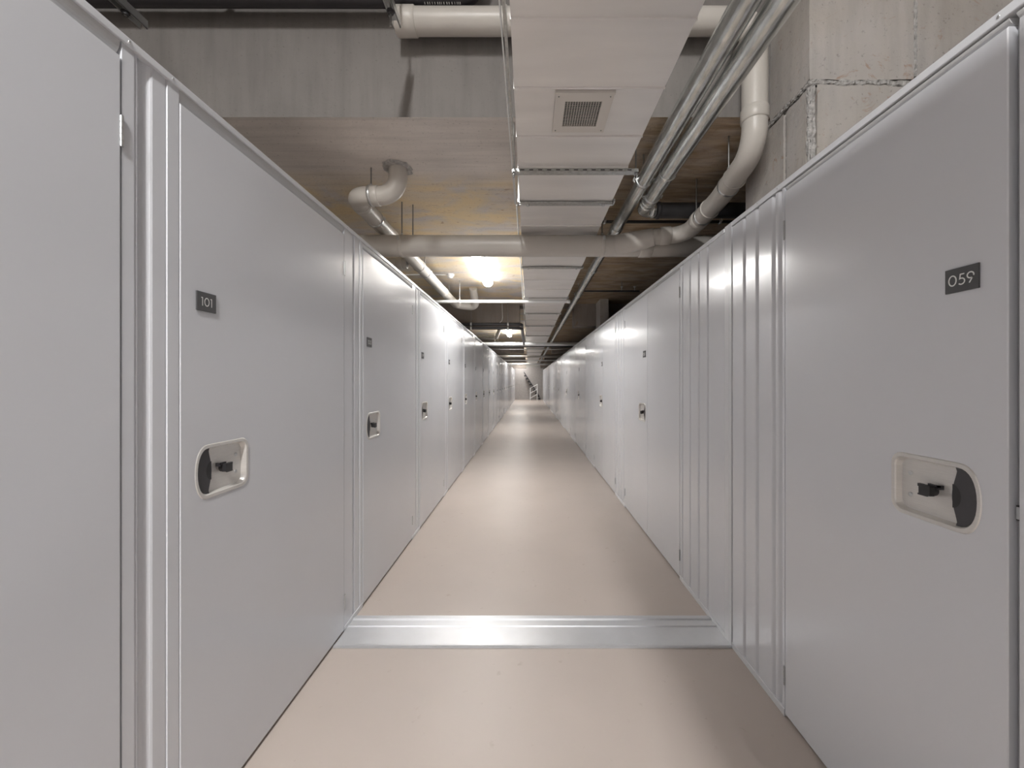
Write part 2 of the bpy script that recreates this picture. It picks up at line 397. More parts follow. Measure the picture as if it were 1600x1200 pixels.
def build_leaf(side, y0, w, ztop, latch, label, hinge_at, number=None, group=None, zshift=0):
    """one hinged leaf: latch=True gives handle + number plate near u=0; hinge_at 0 or w"""
    X = XL if side == 'L' else XR
    r = thing('locker_door', label, 'door', (X, y0, 0), group); fn = side_fn(side, y0)
    hole = outline(.058, .276, HZ0+.006, HZ1-.006, .046, .03) if latch else None
    lf = leaf_mb(w, ztop, hole); off_ = lambda mb: mb.map(fn)
    off_(lf).build('leaf', M['white'], r)
    for z in (.172, 2.032+zshift):
        h = MB().tube([(hinge_at, .001, z-.039), (hinge_at, .001, z+.039)], .0045, 10)
        for k in range(1, 5): h.ring((hinge_at, .001, z-.039+.0156*k), (0, 0, 1), .004, .0052, .0012, 10)
        off_(h).build('hinge', M['frame'] if side == 'R' else M['zinc'], r)
    if latch:
        o1 = outline(.050, .284, HZ0-.002, HZ1+.002, .052, .034); o2 = outline(.062, .270, HZ0+.011, HZ1-.011, .046, .026)
        o3 = outline(.067, .264, HZ0+.015, HZ1-.015, .046, .024)
        pan = loft([[(u, .0002, z) for u, z in o1], [(u, .0022, z) for u, z in outline(.052, .282, HZ0, HZ1, .051, .033)],
                    [(u, .0022, z) for u, z in outline(.0595, .2725, HZ0+.009, HZ1-.009, .047, .027)], [(u, -.001, z) for u, z in o2], [(u, -.013, z) for u, z in o3]])
        k = len(o3); pan.add([(u, -.013, z) for u, z in o3], [list(range(k))])
        rp = off_(pan).build('handle_pan', M['steel'], r)
        zc = (HZ0+HZ1)/2
        # dark finger pad: lens between the near bow and an outward bulging curve
        inner = [p for p in outline(.064, .268, HZ0+.012, HZ1-.012, .048, .026)][:17]
        curve = []
        m = 16
        for i in range(1, m):
            t = i/m; z = inner[-1][1]+(inner[0][1]-inner[-1][1])*t
            curve.append((.108+.013*math.sin(PI*t)**1.6, z))
        poly = inner+curve
        pd = loft([[(u, -.0125, z) for u, z in poly], [(u, -.004, z) for u, z in poly]]); pd.add([(u, -.004, z) for u, z in poly], [list(range(len(poly)))])
        off_(pd).build('finger_pad', M['pad'], rp)
        dm = [(.1205-.0+.0*i, 0) for i in range(0)]
        dp = arc(.1195, zc, .020, .030, 90, 270, 12)
        off_(MB().add([(u, -.0036, z) for u, z in dp], [list(range(len(dp)))])).build('dimple_shade', M['padd'], rp)  # hollow's shade painted as a flat darker half disc on the pad
        lk = MB().tube([(.175, -.013, zc-.002), (.175, .006, zc-.002), (.175, .008, zc-.002)], [.0145, .0145, .012], 16).box(.160, .190, .0, .013, zc-.014, zc+.012)
        off_(lk).build('lock_cylinder', M['padd'], rp)
        kp = MB().box(.148, .176, -.004, .002, zc+.012, zc+.017).box(.148, .153, -.013, .002, zc+.006, zc+.017)
        kp.box(.176, .200, .0, .006, zc-.019, zc-.015).box(.188, .200, -.002, .006, zc+.004, zc+.012)
        off_(kp).build('lock_keeper', M['black'], rp)
        for z in (zc+.030, zc-.030):
            off_(MB().tube([(.238, -.013, z), (.238, -.0115, z), (.238, -.011, z)], [.0065, .0065, .004], 14)).build('rivet', M['zinc'], rp)
        if number:
            u0, u1, za, zb = .054, .130, 1.622, 1.682
            pl = off_(MB().bbox(u0, u1, 0, .004, za, zb, .0006)).build('number_plate', M['plate'], r)
            off_(numerals_mb(number, side, u0, u1, (za+zb)/2, .0275, .0044)).build('numerals', M['ink'], pl)
    return r

def ribs_profile(w, grooves, first_flat=0):
    """front line of a folded steel panel: (u, n) with grooves at the listed u"""
    pts = [(0, 0)]
    for g in grooves:
        pts += [(g-.004, 0), (g-.002, -.007), (g+.003, -.009), (g+.008, -.0085), (g+.014, -.005), (g+.020, -.0015), (g+.026, 0)]
    pts.append((w, 0)); return pts
def build_panel(side, y0, w, prof, ztop, label, group=None, base=.0, n0=-.002):
    X = XL if side == 'L' else XR; fn = side_fn(side, y0)
    r = thing('partition_panel', label, 'panel', (X, y0, 0), group)
    poly = [(u, n+n0) for u, n in prof]+[(w, -.03), (0, -.03)]
    mb = MB(); z0 = base+.03; n = len(poly)
    mb.add([(u, nn, z0) for u, nn in poly]+[(u, nn, ztop) for u, nn in poly], [list(range(n))[::-1], list(range(n, 2*n))]+[(i, (i+1) % n, n+(i+1) % n, n+i) for i in range(n)])
    mb.map(fn).build('sheet', M['white'], r)
    tr = MB().box(0, w, -.03, .001, .001, .03).map(fn).build('floor_track', M['trim'], r)
    return r

ORD = ['first', 'second', 'third', 'fourth', 'fifth', 'sixth', 'seventh', 'eighth', 'ninth', 'tenth', 'eleventh', 'twelfth', 'thirteenth', 'fourteenth',
       'fifteenth', 'sixteenth', 'seventeenth', 'eighteenth', 'nineteenth', 'twentieth', 'twenty-first', 'twenty-second', 'twenty-third', 'twenty-fourth']
def copy_tree(o, parent=None):
    c = o.copy(); C.objects.link(c); c.parent = parent
    for ch in o.children: copy_tree(ch, c)
    return c
ZL, ZR = 2.222, 2.192            # door tops
TL0, TL1 = 2.262, 2.283          # left cap
TR0, TR1 = 2.212, 2.235          # right cap
PITCH = 1.2928
YEND = 29.4
# ---- left row
build_leaf('L', -.045, 1.046, ZL, False, 'plain white locker door at far left, cut off by the photo edge', 1.047)
strip0 = [(0, 0), (.031, 0), (.033, -.005), (.037, -.005), (.040, -.002), (.044, -.006), (.049, -.011), (.056, -.014), (.066, -.014), (.074, -.011), (.080, -.005), (.085, -.003), (.123, -.003), (.125, -.006), (.127, 0), (.1635, 0)]
build_panel('L', 1.006, .1635, strip0, TL0, 'folded white filler strip left of the door numbered 101')
proto = build_leaf('L', 1.172, 1.041, ZL, True, 'white locker door numbered 101, large one on the left', 1.044, '101')
strip1 = [(0, 0), (.105, 0), (.108, -.004), (.112, -.009), (.120, -.010), (.130, -.006), (.138, -.002), (.198, -.002), (.201, -.008), (.206, -.008), (.209, 0), (.242, 0)]
p1 = build_panel('L', 2.2165, .243, strip1, TL0, 'folded white filler strip right of the door numbered 101 on the left')
i = 1; y = 1.172+PITCH
while y+1.05 < YEND:
    d = copy_tree(proto); d.location.y = y
    num = '%03d' % (101-i)
    d['label'] = ('white locker door numbered 100, second full door on the left' if i == 1 else 'white locker door on the left wall, third full one from the near end' if i == 2 else
                  'white locker door on the left wall, %s with a handle from the near end' % ORD[i])
    for ch in d.children:
        if ch.name.startswith('number_plate'):
            for g in ch.children:
                g.data = numerals_mb(num, 'L', .054, .130, 1.652, .0275, .0044).map(side_fn('L', 0)).build('tmp', M['ink']).data
                bpy.data.objects.remove(bpy.data.objects['tmp']); g.data.name = 'numerals'
    if y+PITCH+.2 < YEND+1:
        s_ = copy_tree(p1); s_.location.y = y+1.0445
        s_['label'] = 'folded white filler strip after the %s handled door on the left wall' % ORD[i]
    y += PITCH; i += 1
ylast = y-PITCH+1.0445+.243
# ---- right row
build_leaf('R', -.02, .886, ZR, False, 'plain white locker door at far right, cut off by the photo edge', -.003)
build_leaf('R', .885, .770, ZR, True, 'white locker door numbered 059, large one on the right', .773, '059', zshift=.0)
build_panel('R', 1.659, .425, ribs_profile(.425, [.02, .065, .190, .300]), TR0, 'wide ribbed white panel left of the door numbered 059')
jp = thing('joint_post', 'paired white posts at the wall joint over the metal threshold on the right', 'post', (XR, 2.088, 0))
fn = side_fn('R', 0)
MB().box(0, .030, -.03, .002, 0, TR1+.004).map(fn).build('post', M['trim'], jp)
MB().box(.033, .073, -.03, .001, 0, TR1+.004).map(fn).build('post', M['trim'], jp)
MB().box(-.004, .001, -.03, -.012, 0, TR0).map(fn).build('gap_shade', M['dark'], jp)  # black strip painting the shade in the open gap beside the post
build_panel('R', 2.163, .645, ribs_profile(.645, [.200, .325, .460, .590]), TR0, 'ribbed white panel on the right just beyond the metal threshold')
RD = [(2.811, 3.567, 4.405, '060'), (4.90, 5.69, 6.44, '061'), (7.43, 8.31, 9.10, '062'), (10.2, 11.03, 11.80, '063'), (13.1, 13.93, 14.7, '064'), (15.75, 16.55, 17.3, '065'), (19.7, 20.5, 21.3, '066'), (23.6, 24.4, 25.2, '067')]
for k, (a, b, c, num) in enumerate(RD):
    build_leaf('R', a, b-a-.003, ZR, False, 'plain white near leaf of the %s double locker door on the right' % ORD[k], -.002)
    build_leaf('R', b, c-b-.003, ZR, True, 'white handled far leaf of the %s double locker door on the right' % ORD[k], c-b, num)
    nxt = RD[k+1][0] if k+1 < len(RD) else YEND
    wd = nxt-c-.004; gr = [g for g in [.05+.125*q for q in range(60)] if g < wd-.05]
    build_panel('R', c+.001, wd, ribs_profile(wd, gr), TR0, 'ribbed white panel beyond the %s double locker door on the right' % ORD[k])
# ---- top rails
def rail(side, y0, y1, z0, z1, doors, ztop, label, screws, dz=0):
    X = XL if side == 'L' else XR; fn = side_fn(side, 0)
    r = thing('top_rail', label, 'rail', (X, y0, 0))
    m = lambda mb: mb.map(lambda u, n, z: fn(u-y0, n, z))
    m(MB().bbox(y0, y1, -.05, .003, z0+dz, z1+dz, .0018)).build('cap', M['trim'], r)
    for a, b in doors:        # rounded head trim above each door
        prof = [(-.028, z0-.0005)]+[(-.003-.020*(1-math.cos(t)), z0-.001-(z0-ztop-.004)*math.sin(t)) for t in [PI/2*q/6 for q in range(7)]]+[(-.028, ztop+.003)]
        mb = MB(); n = len(prof)
        mb.add([(a, nn, z) for nn, z in prof]+[(b, nn, z) for nn, z in prof], [list(range(n)), list(range(n, 2*n))]+[(q, (q+1) % n, n+(q+1) % n, n+q) for q in range(n)])
        m(mb).build('head_trim', M['head'], r)
    for s_ in screws:
        m(MB().tube([(s_, .003, (z0+z1)/2+dz), (s_, .0045, (z0+z1)/2+dz), (s_, .0052, (z0+z1)/2+dz)], [.0035, .0035, .002], 10)).build('screw', M['zinc'], r)
ld = [(-.04, 1.002)]+[(1.172+PITCH*k, 1.172+PITCH*k+1.042) for k in range(i)]
rail('L', -.05, YEND, TL0, TL1, ld, ZL, 'long white cap rail along the top of the left lockers', [1.02+.0, 1.145, 2.25, 2.44, 3.55, 3.73, 4.85, 5.0])
rd = [(-.02, .872), (.885, 1.656)]
rail('R', -.02, 2.084, TR0, TR1, rd, ZR, 'near white cap rail along the top of the right lockers', [1.70, 1.85, 2.0, .9], .004)
rail('R', 2.165, YEND, TR0, TR1, [(a, c-.002) for a, b, c, _ in RD], ZR, 'long white cap rail on the right lockers beyond the joint', [2.2, 2.38, 2.55, 2.75, 4.5, 4.8, 6.6, 7.2])
# door post between the two nearest right doors, with its catch
dp = thing('door_post', 'recessed grey post beside the door numbered 059 at the right edge', 'post', (XR, .868, 0))
MB().box(-.004, .016, -.045, -.022, 0, ZR+.01).map(fn).build('post', M['frame'], dp)
MB().box(.003, .012, -.022, -.012, 1.095, 1.122).map(fn).build('catch', M['zinc'], dp)
MB().box(.002, .013, -.022, -.0135, 1.092, 1.125).map(fn).build('catch_slot', M['dark'], dp)
dp2 = thing('door_post', 'dark rebate post beside the door numbered 101 at the left', 'post', (XL, 1.1665, 0))
MB().box(.001, .005, -.029, -.016, 0, ZL).map(side_fn('L', 0)).build('post', M['frame'], dp2)
# end posts and the partitions continuing behind the viewer
for sd, X, ya in (('L', XL, ylast), ('R', XR, YEND)):
    f_ = side_fn(sd, 0)
    e = thing('end_post', 'white end post closing the %s locker row at the corridor end' % ('left' if sd == 'L' else 'right'), 'post', (X, ya+.002, 0))
    MB().box(0, YEND+.1-ya, -.06, .004, 0, 2.27).map(f_).build('post', M['trim'], e)
tag(MB().box(XL-.03, XL, YF, -.06, 0, TL1).build('wall_left', M['white']), 'white locker partition behind the viewer, left', kind='structure')
tag(MB().box(XR, XR+.03, YF, -.06, 0, TR1).build('wall_right', M['white']), 'white locker partition behind the viewer, right', kind='structure')

# ------------------------------------------------------------------ metal threshold across the floor
th = thing('floor_threshold', 'wide aluminium expansion joint cover across the corridor floor', 'threshold', (0, 2.08, 0))
T0, T1 = 2.08, 2.372
tp = [(0, .0005), (.002, .008), (.010, .011), (.018, .011), (.021, .006), (.026, .0075), (.170, .0075), (.175, .0125), (.184, .0125), (.187, .0055), (.192, .0075), (.233, .0075), (.240, .014), (.258, .014), (.264, .006), (.284, .006), (.290, .0005)]
mb = MB(); n = len(tp); xs = (XL+.002, XR-.001)
mb.add([(xs[0], u, z) for u, z in tp]+[(xs[1], u, z) for u, z in tp], [list(range(n)), list(range(n, 2*n))]+[(q, (q+1) % n, n+(q+1) % n, n+q) for q in range(n)])
mb.build('cover_plate', M['alu'], th)
for px in (-.93, -.45, .13, .46, .80, 1.0):
    MB().tube([(px, .252, .009), (px, .252, .0125), (px, .252, .013)], [.005, .005, .003], 10).build('screw', M['zinc'], th)

# ------------------------------------------------------------------ ventilation duct
DZ = 2.60; DX0, DX1 = -.060, .555; DH = .20
duct = thing('ventilation_duct', 'long rectangular sheet metal duct under the ceiling', 'duct', (0, 0, DZ))
seams = [-.2, .5, .95, 1.31, 1.62, 1.94, 2.22, 2.66, 3.05, 3.6, 4.22, 4.68, 5.16, 5.64, 6.3, 6.99, 7.75, 8.55]
yy = 9.4
while yy < 29: seams.append(yy); yy += 1.0
seams = [-2.5, -1.3]+seams+[29.3]
for k in range(len(seams)-1):
    a, b = seams[k]+.0015, seams[k+1]-.0015
    sec = MB(); g = 7; e = .004; bow = .010*(1 if k % 2 else .4)
    # bottom skin gently dished between the standing seams
    nx = 8; vs = []; fs = []
    for j in range(g+1):
        for q in range(nx+1):
            u = q/nx; v = j/g
            vs.append((DX0+(DX1-DX0)*u, a+(b-a)*v, bow*math.sin(PI*v)*math.sin(PI*u)+.0025*math.sin(7*u+k)*math.sin(PI*v)))
    for j in range(g):
        for q in range(nx): t = j*(nx+1)+q; fs.append((t, t+1, t+nx+2, t+nx+1))
    sec.add(vs, fs, True)
    top = [(DX0, a, DH), (DX1, a, DH), (DX1, b, DH), (DX0, b, DH), (DX0, a, 0), (DX1, a, 0), (DX1, b, 0), (DX0, b, 0)]
    sec.add(top, [(0, 1, 2, 3), (0, 1, 5, 4), (2, 3, 7, 6), (1, 2, 6, 5), (3, 0, 4, 7)])
    sec.build('duct_section', M['duct'], duct)
    if k > 0: MB().bbox(DX0-.002, DX1+.002, seams[k]-.003, seams[k]+.003, -.007, DH+.003, .001).build('seam', M['duct'], duct)
def flange(y, wd=.045, dep=.014):
    f_ = MB().bbox(DX0-.010, DX1+.012, y-wd/2, y+wd/2, -dep, -.002, .002).box(DX0-.012, DX0-.002, y-wd/2, y+wd/2, -dep, DH).box(DX1+.002, DX1+.012, y-wd/2, y+wd/2, -dep, DH)
    f = f_.build('flange', M['flange'], duct)
    for sx, dr in ((DX0-.014, 1), (DX1+.014, -1)):
        c = MB().box(sx, sx+.075*dr, y-.013, y+.006, -dep-.006, -dep).box(sx, sx+.008*dr, y-.055, y+.006, -dep-.006, -.002)
        c.tube([(sx+.07*dr, y-.004, -dep-.004), (sx+.07*dr, y-.004, -dep-.014)], .011, 6)
        c.build('corner_clip', M['zinc'], f)
for y in (2.66, 4.16, 5.66, 7.0, 8.55, 10.4, 12.4, 14.4, 16.4, 18.4): flange(y)
# air grille in the duct
gr = thing('air_grille', 'square beige air grille set in the duct bottom', 'grille', (.2345, 1.77, DZ))
gx, gy = .1225, .127; ox, oy = .078, .083
fr = MB()
for a in ((-gx, gx, -gy, -oy), (-gx, gx, oy, gy), (-gx, -ox, -oy, oy), (ox, gx, -oy, oy)): fr.box(a[0], a[1], a[2], a[3], -.010, -.0005)
fr.box(-gx-.002, gx+.002, -gy-.012, -gy, -.014, -.001)
fr.build('frame', M['grille'], gr)
MB().box(-ox, ox, -oy, oy, -.0035, -.0022).build('backing', M['dark'], gr)
for k in range(1, 14): x = -ox+2*ox*k/14; MB().box(x-.0012, x+.0012, -oy, oy, -.0085, -.006).build('slat', M['grille'], gr)
for k in range(1, 16): y = -oy+2*oy*k/16; MB().box(-ox, ox, y-.0009, y+.0009, -.006, -.0045).build('slat', M['grille'], gr)
for sx in (-1, 1):
    for sy in (-1, 1): MB().tube([(sx*.108, sy*.112, -.010), (sx*.108, sy*.112, -.012)], .003, 8).build('screw', M['rod'], gr)
# slotted strut under the duct, hung on rods
stt = thing('slotted_strut', 'slotted steel strut carrying the duct beyond the grille', 'bracket', (0, 2.240, DZ-.004))
mb = MB(); x0, x1 = -.092, .615
mb.box(x0, x1, -.020, .020, -.021, -.018)
mb.box(x0, x1, -.020, -.0175, -.018, -.004).box(x0, x1, .0175, .020, -.018, -.004)
mb.build('channel', M['flange'], stt)
for k in range(13): MB().bbox(x0+.045+k*.05, x0+.068+k*.05, -.0215, -.0185, -.0145, -.0095, .0008).build('slot', M['dark'], stt)
for x in (x0+.008, x1-.01):
    MB().tube([(x, 0, -.045), (x, 0, SLAB-DZ)], .004, 8).build('rod', M['rod'], stt)
    MB().tube([(x, 0, -.024), (x, 0, -.034)], .010, 6).build('nut', M['zinc'], stt)
# angle strip along the duct's left edge
an = thing('perforated_strip', 'perforated metal strip running beside the left edge of the duct', 'bracket', (DX0-.03, -2.4, DZ))
MB().box(.006, .013, 0, 4.62, -.008, -.004).box(.013, .016, 0, 4.62, -.008, .02).build('strip', M['flange'], an)
MB().tube([(-.002, 0, .0), (-.002, 4.62, .0)], .003, 8).build('cable', M['paint'], an)
MB().box(-.004, .008, 4.655, 5.06, -.014, .006).build('angle', M['zinc'], an)
MB().tube([(.008, 5.1, 0), (.008, 28.5, 0)], .005, 8).build('cable', M['paint'], an)

# ------------------------------------------------------------------ pipes
def pipe(name, label, cat, path, r, m, couplings=(), clamps=(), rods=(), part='pipe_run', seg=24):
    P = [Vector(p) for p in path]; loc = P[0]
    t = thing(name, label, cat, tuple(loc))
    off(MB().tube(P, r, seg), loc).build(part, m, t)
    for p, ax, L in couplings: off(MB().ring(p, ax, r, r+.006, L), loc).build('coupling', m, t)
    for p, ax in clamps:
        mb = MB().ring(p, ax, r, r+.006, .022)
        c = off(mb, loc).build('clamp', M['zinc'], t)
        a = Vector(ax).normalized(); s = a.cross(Vector((0, 0, 1))).normalized()
        for sg in (-1, 1):
            q = Vector(p)+s*sg*(r+.012)
            b = MB().box(q.x-.009, q.x+.009, q.y-.009, q.y+.009, q.z-.005, q.z+.005).tube([q+Vector((0, 0, -.018)), q+Vector((0, 0, .018))], .0035, 6)
            off(b, loc).build('clamp_bolt', M['zinc'], c)
    for p, zt in rods:
        off(MB().tube([p, (p[0], p[1], zt)], .005, 8), loc).build('hanger_rod', M['rod'], t)
        off(MB().tube([(p[0], p[1], p[2]-.004), (p[0], p[1], p[2]+.018)], .009, 6), loc).build('rod_nut', M['zinc'], t)
    return t
# big drain crossing under the duct
BY, BZ, BR = 3.24, 2.506, .085
t = pipe('drain_pipe', 'thick beige drain pipe crossing the corridor under the duct', 'pipe', [(-2.9, BY, BZ), (2.6, BY, BZ)], BR, M['pvc'],
     couplings=[((.95, BY, BZ), (1, 0, 0), .10)], clamps=[], rods=[((-1.035, BY, BZ+BR), SLAB), ((-.96, BY+.05, BZ+BR-.01), SLAB), ((.60, BY, BZ+BR), SLAB)])
for x in (-1.035, .60):
    off(MB().ring((x, BY, BZ), (1, 0, 0), BR, BR+.005, .03, 28), (-2.9, BY, BZ)).build('clamp', M['pvc'], t)
    off(MB().box(x-.008, x+.008, BY-BR-.014, BY-BR-.003, BZ+.02, BZ+.05), (-2.9, BY, BZ)).build('clamp_bolt', M['zinc'], t)
# branch: down the pier, along, and into the big drain
br = .062
path = fillet([(-.70, 2.09, 3.295), (1.19, 2.09, 3.295), (1.19, 2.09, 2.62), (1.225, 2.55, 2.575), (1.215, 3.06, 2.535), (.98, 3.09, 2.525), (.78, 3.2, 2.512)], [.11, .14, .5, .13, .1], 10)
t = pipe('drain_pipe', 'beige drain pipe stepping down beside the pier into the thick drain', 'pipe', path, br, M['pvc'],
     couplings=[((-.645, 2.09, 3.295), (1, 0, 0), .11), ((1.19, 2.09, 2.80), (0, 0, 1), .07), ((1.2145, 2.34, 2.597), (.035, .46, -.05), .012), ((1.2222, 2.68, 2.565), (-.01, .51, -.04), .012),
                ((1.219, 2.84, 2.553), (-.01, .51, -.04), .05), ((1.06, 3.08, 2.53), (1, -.1, .02), .08), ((.93, 3.12, 2.525), (1, -.4, .05), .03)],
     rods=[((1.195, 2.37, 2.66), SLAB), ((1.213, 2.87, 2.615), SLAB)])
for p in ((1.2175, 2.42, 2.589), (1.2215, 2.78, 2.558), (-.12, 2.09, 3.295)):
    ax = (1, 0, 0) if p[0] < 0 else (0, 1, -.08)
    off(MB().ring(p, ax, br, br+.005, .02), (-.70, 2.09, 3.295)).build('clamp', M['zinc'] if p[0] > 0 else M['pvc'], t)
# reducing wye where branch and drain merge
off(MB().tube([(.98, 3.09, 2.525), (.86, 3.15, 2.515), (.72, 3.225, 2.507)], [.068, .078, .082], 24), (-.70, 2.09, 3.295)).build('wye', M['pvc'], t)
# left pipe that leaves the ceiling, runs along the lockers and returns up
lr = .062; LXp, LZp = -1.2, 2.672
path = fillet([(-.895, 2.72, SLAB+.02), (-.895, 2.72, 2.675), (LXp, 2.72, 2.668), (LXp, 6.55, LZp-.01), (-.87, 6.55, 2.63), (-.87, 6.2, SLAB+.01)], [.125, .085, .1, .09], 10)
path[0] = Vector((-.895, 2.72, SLAB-.001)); path[-1] = Vector((-.87, 6.2, SLAB-.001))
t = pipe('drain_pipe', 'beige drain pipe looping out of the ceiling above the left lockers', 'pipe', path, lr, M['pvc'],
     couplings=[((-1.05, 2.72, 2.671), (1, 0, .03), .055), ((LXp, 2.86, 2.668), (0, 1, 0), .05), ((LXp, 4.35, 2.666), (0, 1, 0), .05), ((LXp, 5.6, 2.664), (0, 1, 0), .05)],
     clamps=[((LXp, 3.1, 2.668), (0, 1, 0)), ((LXp, 4.6, 2.666), (0, 1, 0))],
     rods=[((-1.08, 2.72, 2.735), SLAB), ((LXp, 3.1, 2.73), SLAB), ((LXp, 4.6, 2.728), SLAB), ((LXp, 6.0, 2.725), SLAB)])
off(MB().ring((-1.08, 2.72, 2.671), (1, 0, .03), lr, lr+.009, .022), (-.895, 2.72, SLAB-.001)).build('clamp', M['zinc'], t)
rg = random.Random(4); vs = []; fs = []; N = 26           # broken plaster edge of the hole round the pipe
for k in range(N):
    a = 2*PI*k/N; r0 = .064; r1 = .088+rg.uniform(-.010, .012); zz = SLAB-.002
    vs += [(-.895+r0*math.cos(a), 2.72+r0*math.sin(a), zz-.010), (-.895+r1*math.cos(a), 2.72+r1*math.sin(a), zz-.006-rg.uniform(0, .008)), (-.895+(r1+.012)*math.cos(a), 2.72+(r1+.012)*math.sin(a), zz)]
for k in range(N):
    for j in range(2): a = k*3+j; b = ((k+1) % N)*3+j; fs.append((a, a+1, b+1, b))
tag(MB().add(vs, fs).build('hole_collar', M['mortar']), 'ragged broken plaster edge round the pipe hole in the ceiling', 'plaster')
pipe('drain_pipe', 'short beige side pipe joining the left drain from behind the lockers', 'pipe', [(-2.6, 4.12, 2.62), (-1.262, 4.12, 2.626)], .055, M['pvc'], couplings=[((-1.34, 4.12, 2.626), (1, 0, 0), .06)])
# galvanised pair
gA = (.742, 2.70); gB = (.85, 2.675); gr_ = .048
pipe('steel_pipe', 'long galvanised steel pipe beside the duct, left one of the pair', 'pipe', [(gA[0], -2.5, gA[1]), (gA[0], 30.6, gA[1])], gr_, M['galv'],
     couplings=[((gA[0], 3.36, gA[1]), (0, 1, 0), .09), ((gA[0], 4.6, gA[1]), (0, 1, 0), .05), ((gA[0], 9.6, gA[1]), (0, 1, 0), .08)],
     clamps=[((gA[0], 2.56, gA[1]), (0, 1, 0)), ((gA[0], 5.9, gA[1]), (0, 1, 0)), ((gA[0], 8.9, gA[1]), (0, 1, 0))],
     rods=[((gA[0], 2.56, gA[1]+.05), SLAB), ((gA[0], 5.9, gA[1]+.05), SLAB), ((gA[0], 8.9, gA[1]+.05), SLAB)])
pB = fillet([(gB[0], -2.5, gB[1]), (gB[0], 2.96, gB[1]), (.94, 2.96, gB[1])], .052, 8)
pipe('steel_pipe', 'shorter galvanised steel pipe that ends in an elbow, right one of the pair', 'pipe', pB, .050, M['galv'],
     couplings=[((gB[0], 2.42, gB[1]), (0, 1, 0), .012), ((gB[0], 2.84, gB[1]), (0, 1, 0), .022), ((gB[0], 2.79, gB[1]), (0, 1, 0), .010), ((.922, 2.96, gB[1]), (1, 0, 0), .025)],
     clamps=[((gB[0], 2.73, gB[1]), (0, 1, 0))], rods=[])
pipe('iron_pipe', 'dark iron pipe running right from the galvanised elbow', 'pipe', [(.942, 2.96, gB[1]), (2.7, 2.96, gB[1])], .056, M['iron'],
     couplings=[((.965, 2.96, gB[1]), (1, 0, 0), .03)])
t = pipe('sprinkler_pipe', 'thin dark pipe behind the thick drain, right of the duct', 'pipe', [(.60, 3.42, 2.776), (2.6, 3.42, 2.776)], .013, M['iron'],
     clamps=[((.655, 3.42, 2.776), (1, 0, 0)), ((1.65, 3.42, 2.776), (1, 0, 0))], rods=[((.655, 3.42, 2.789), SLAB)])
# thin white pipe under the duct further on
pipe('sprinkler_pipe', 'thin white pipe crossing under the duct beyond the lamp', 'pipe', [(-2.6, 5.75, 2.558), (.60, 5.75, 2.558), ], .022, M['paint'],
     couplings=[((-1.0, 5.75, 2.558), (1, 0, 0), .04), ((.58, 5.75, 2.558), (1, 0, 0), .04)], rods=[((-1.0, 5.75, 2.58), SLAB)])
t = pipe('sprinkler_pipe', 'thin pipe with two drop heads on the right ceiling', 'pipe', [(.81, 5.8, 2.72), (1.62, 5.8, 2.72)], .012, M['iron'], rods=[((1.36, 5.8, 2.732), SLAB)])
for x in (1.36, 1.55):
    off(MB().tube([(x, 5.8, 2.72), (x, 5.8, 2.775)], .008, 8).tube([(x, 5.8, 2.775), (x, 5.8, 2.785), (x, 5.8, 2.795)], [.018, .022, .006], 10), (.81, 5.8, 2.72)).build('sprinkler_head', M['zinc'], t)
# two black pipes on the first beam
for k, z in enumerate((2.452, 2.380)):
    pth = fillet([(-2.7, 7.3+.0*k, z), (-.125-.0*k, 7.3, z), (-.125, 10.5, z+.0)], .12, 8)
    t = pipe('insulated_pipe', 'black insulated pipe before the dark beam, %s of the two' % ('upper' if k == 0 else 'lower'), 'pipe', pth, .027, M['black'],
             rods=([((-1.06, 7.3, z), SLAB), ((-.38, 7.3, z), SLAB)] if k == 0 else []))
    for x in (-1.06, -.38): off(MB().ring((x, 7.3, z), (1, 0, 0), .027, .035, .03, 14), (-2.7, 7.3, z)).build('clamp', M['zinc'], t)
cb = [(-.50, 7.47, 2.86), (-.495, 7.46, 2.72), (-.49, 7.45, 2.60), (-.50, 7.44, 2.54), (-.54, 7.43, 2.50)]
tag(MB().tube(cb, .006, 8).build('hanging_cable', M['paint']), 'thin white cable curling down the first dark beam', 'cable')
# far cross pipes
for (y, z, r, lab, m) in ((11.7, 2.50, .05, 'white pipe crossing under the duct at the second lamp', 'paint'), (12.9, 2.53, .02, 'thin grey pipe crossing just beyond the second lamp', 'iron'),
                       (13.6, 2.50, .02, 'thin grey pipe crossing before the second beam', 'zinc'), (17.6, 2.50, .05, 'pale pipe crossing beyond the second beam', 'pvc'), (20.4, 2.48, .03, 'thin pale pipe crossing before the third beam', 'paint'),
                       (24.6, 2.47, .06, 'pale pipe crossing beyond the third beam', 'paint')):
    pipe('cross_pipe', lab, 'pipe', [(-2.8, y, z), (2.8, y, z)], r, M[m], rods=[((-1.0, y, z+r), SLAB)])
pth = fillet([(-1.4, 11.0, 2.62), (-.9, 11.0, 2.60), (-.78, 10.9, SLAB-.001)], .06, 6)
pipe('drain_pipe', 'small white bend entering the ceiling beside the second lamp', 'pipe', pth, .05, M['pvc'])
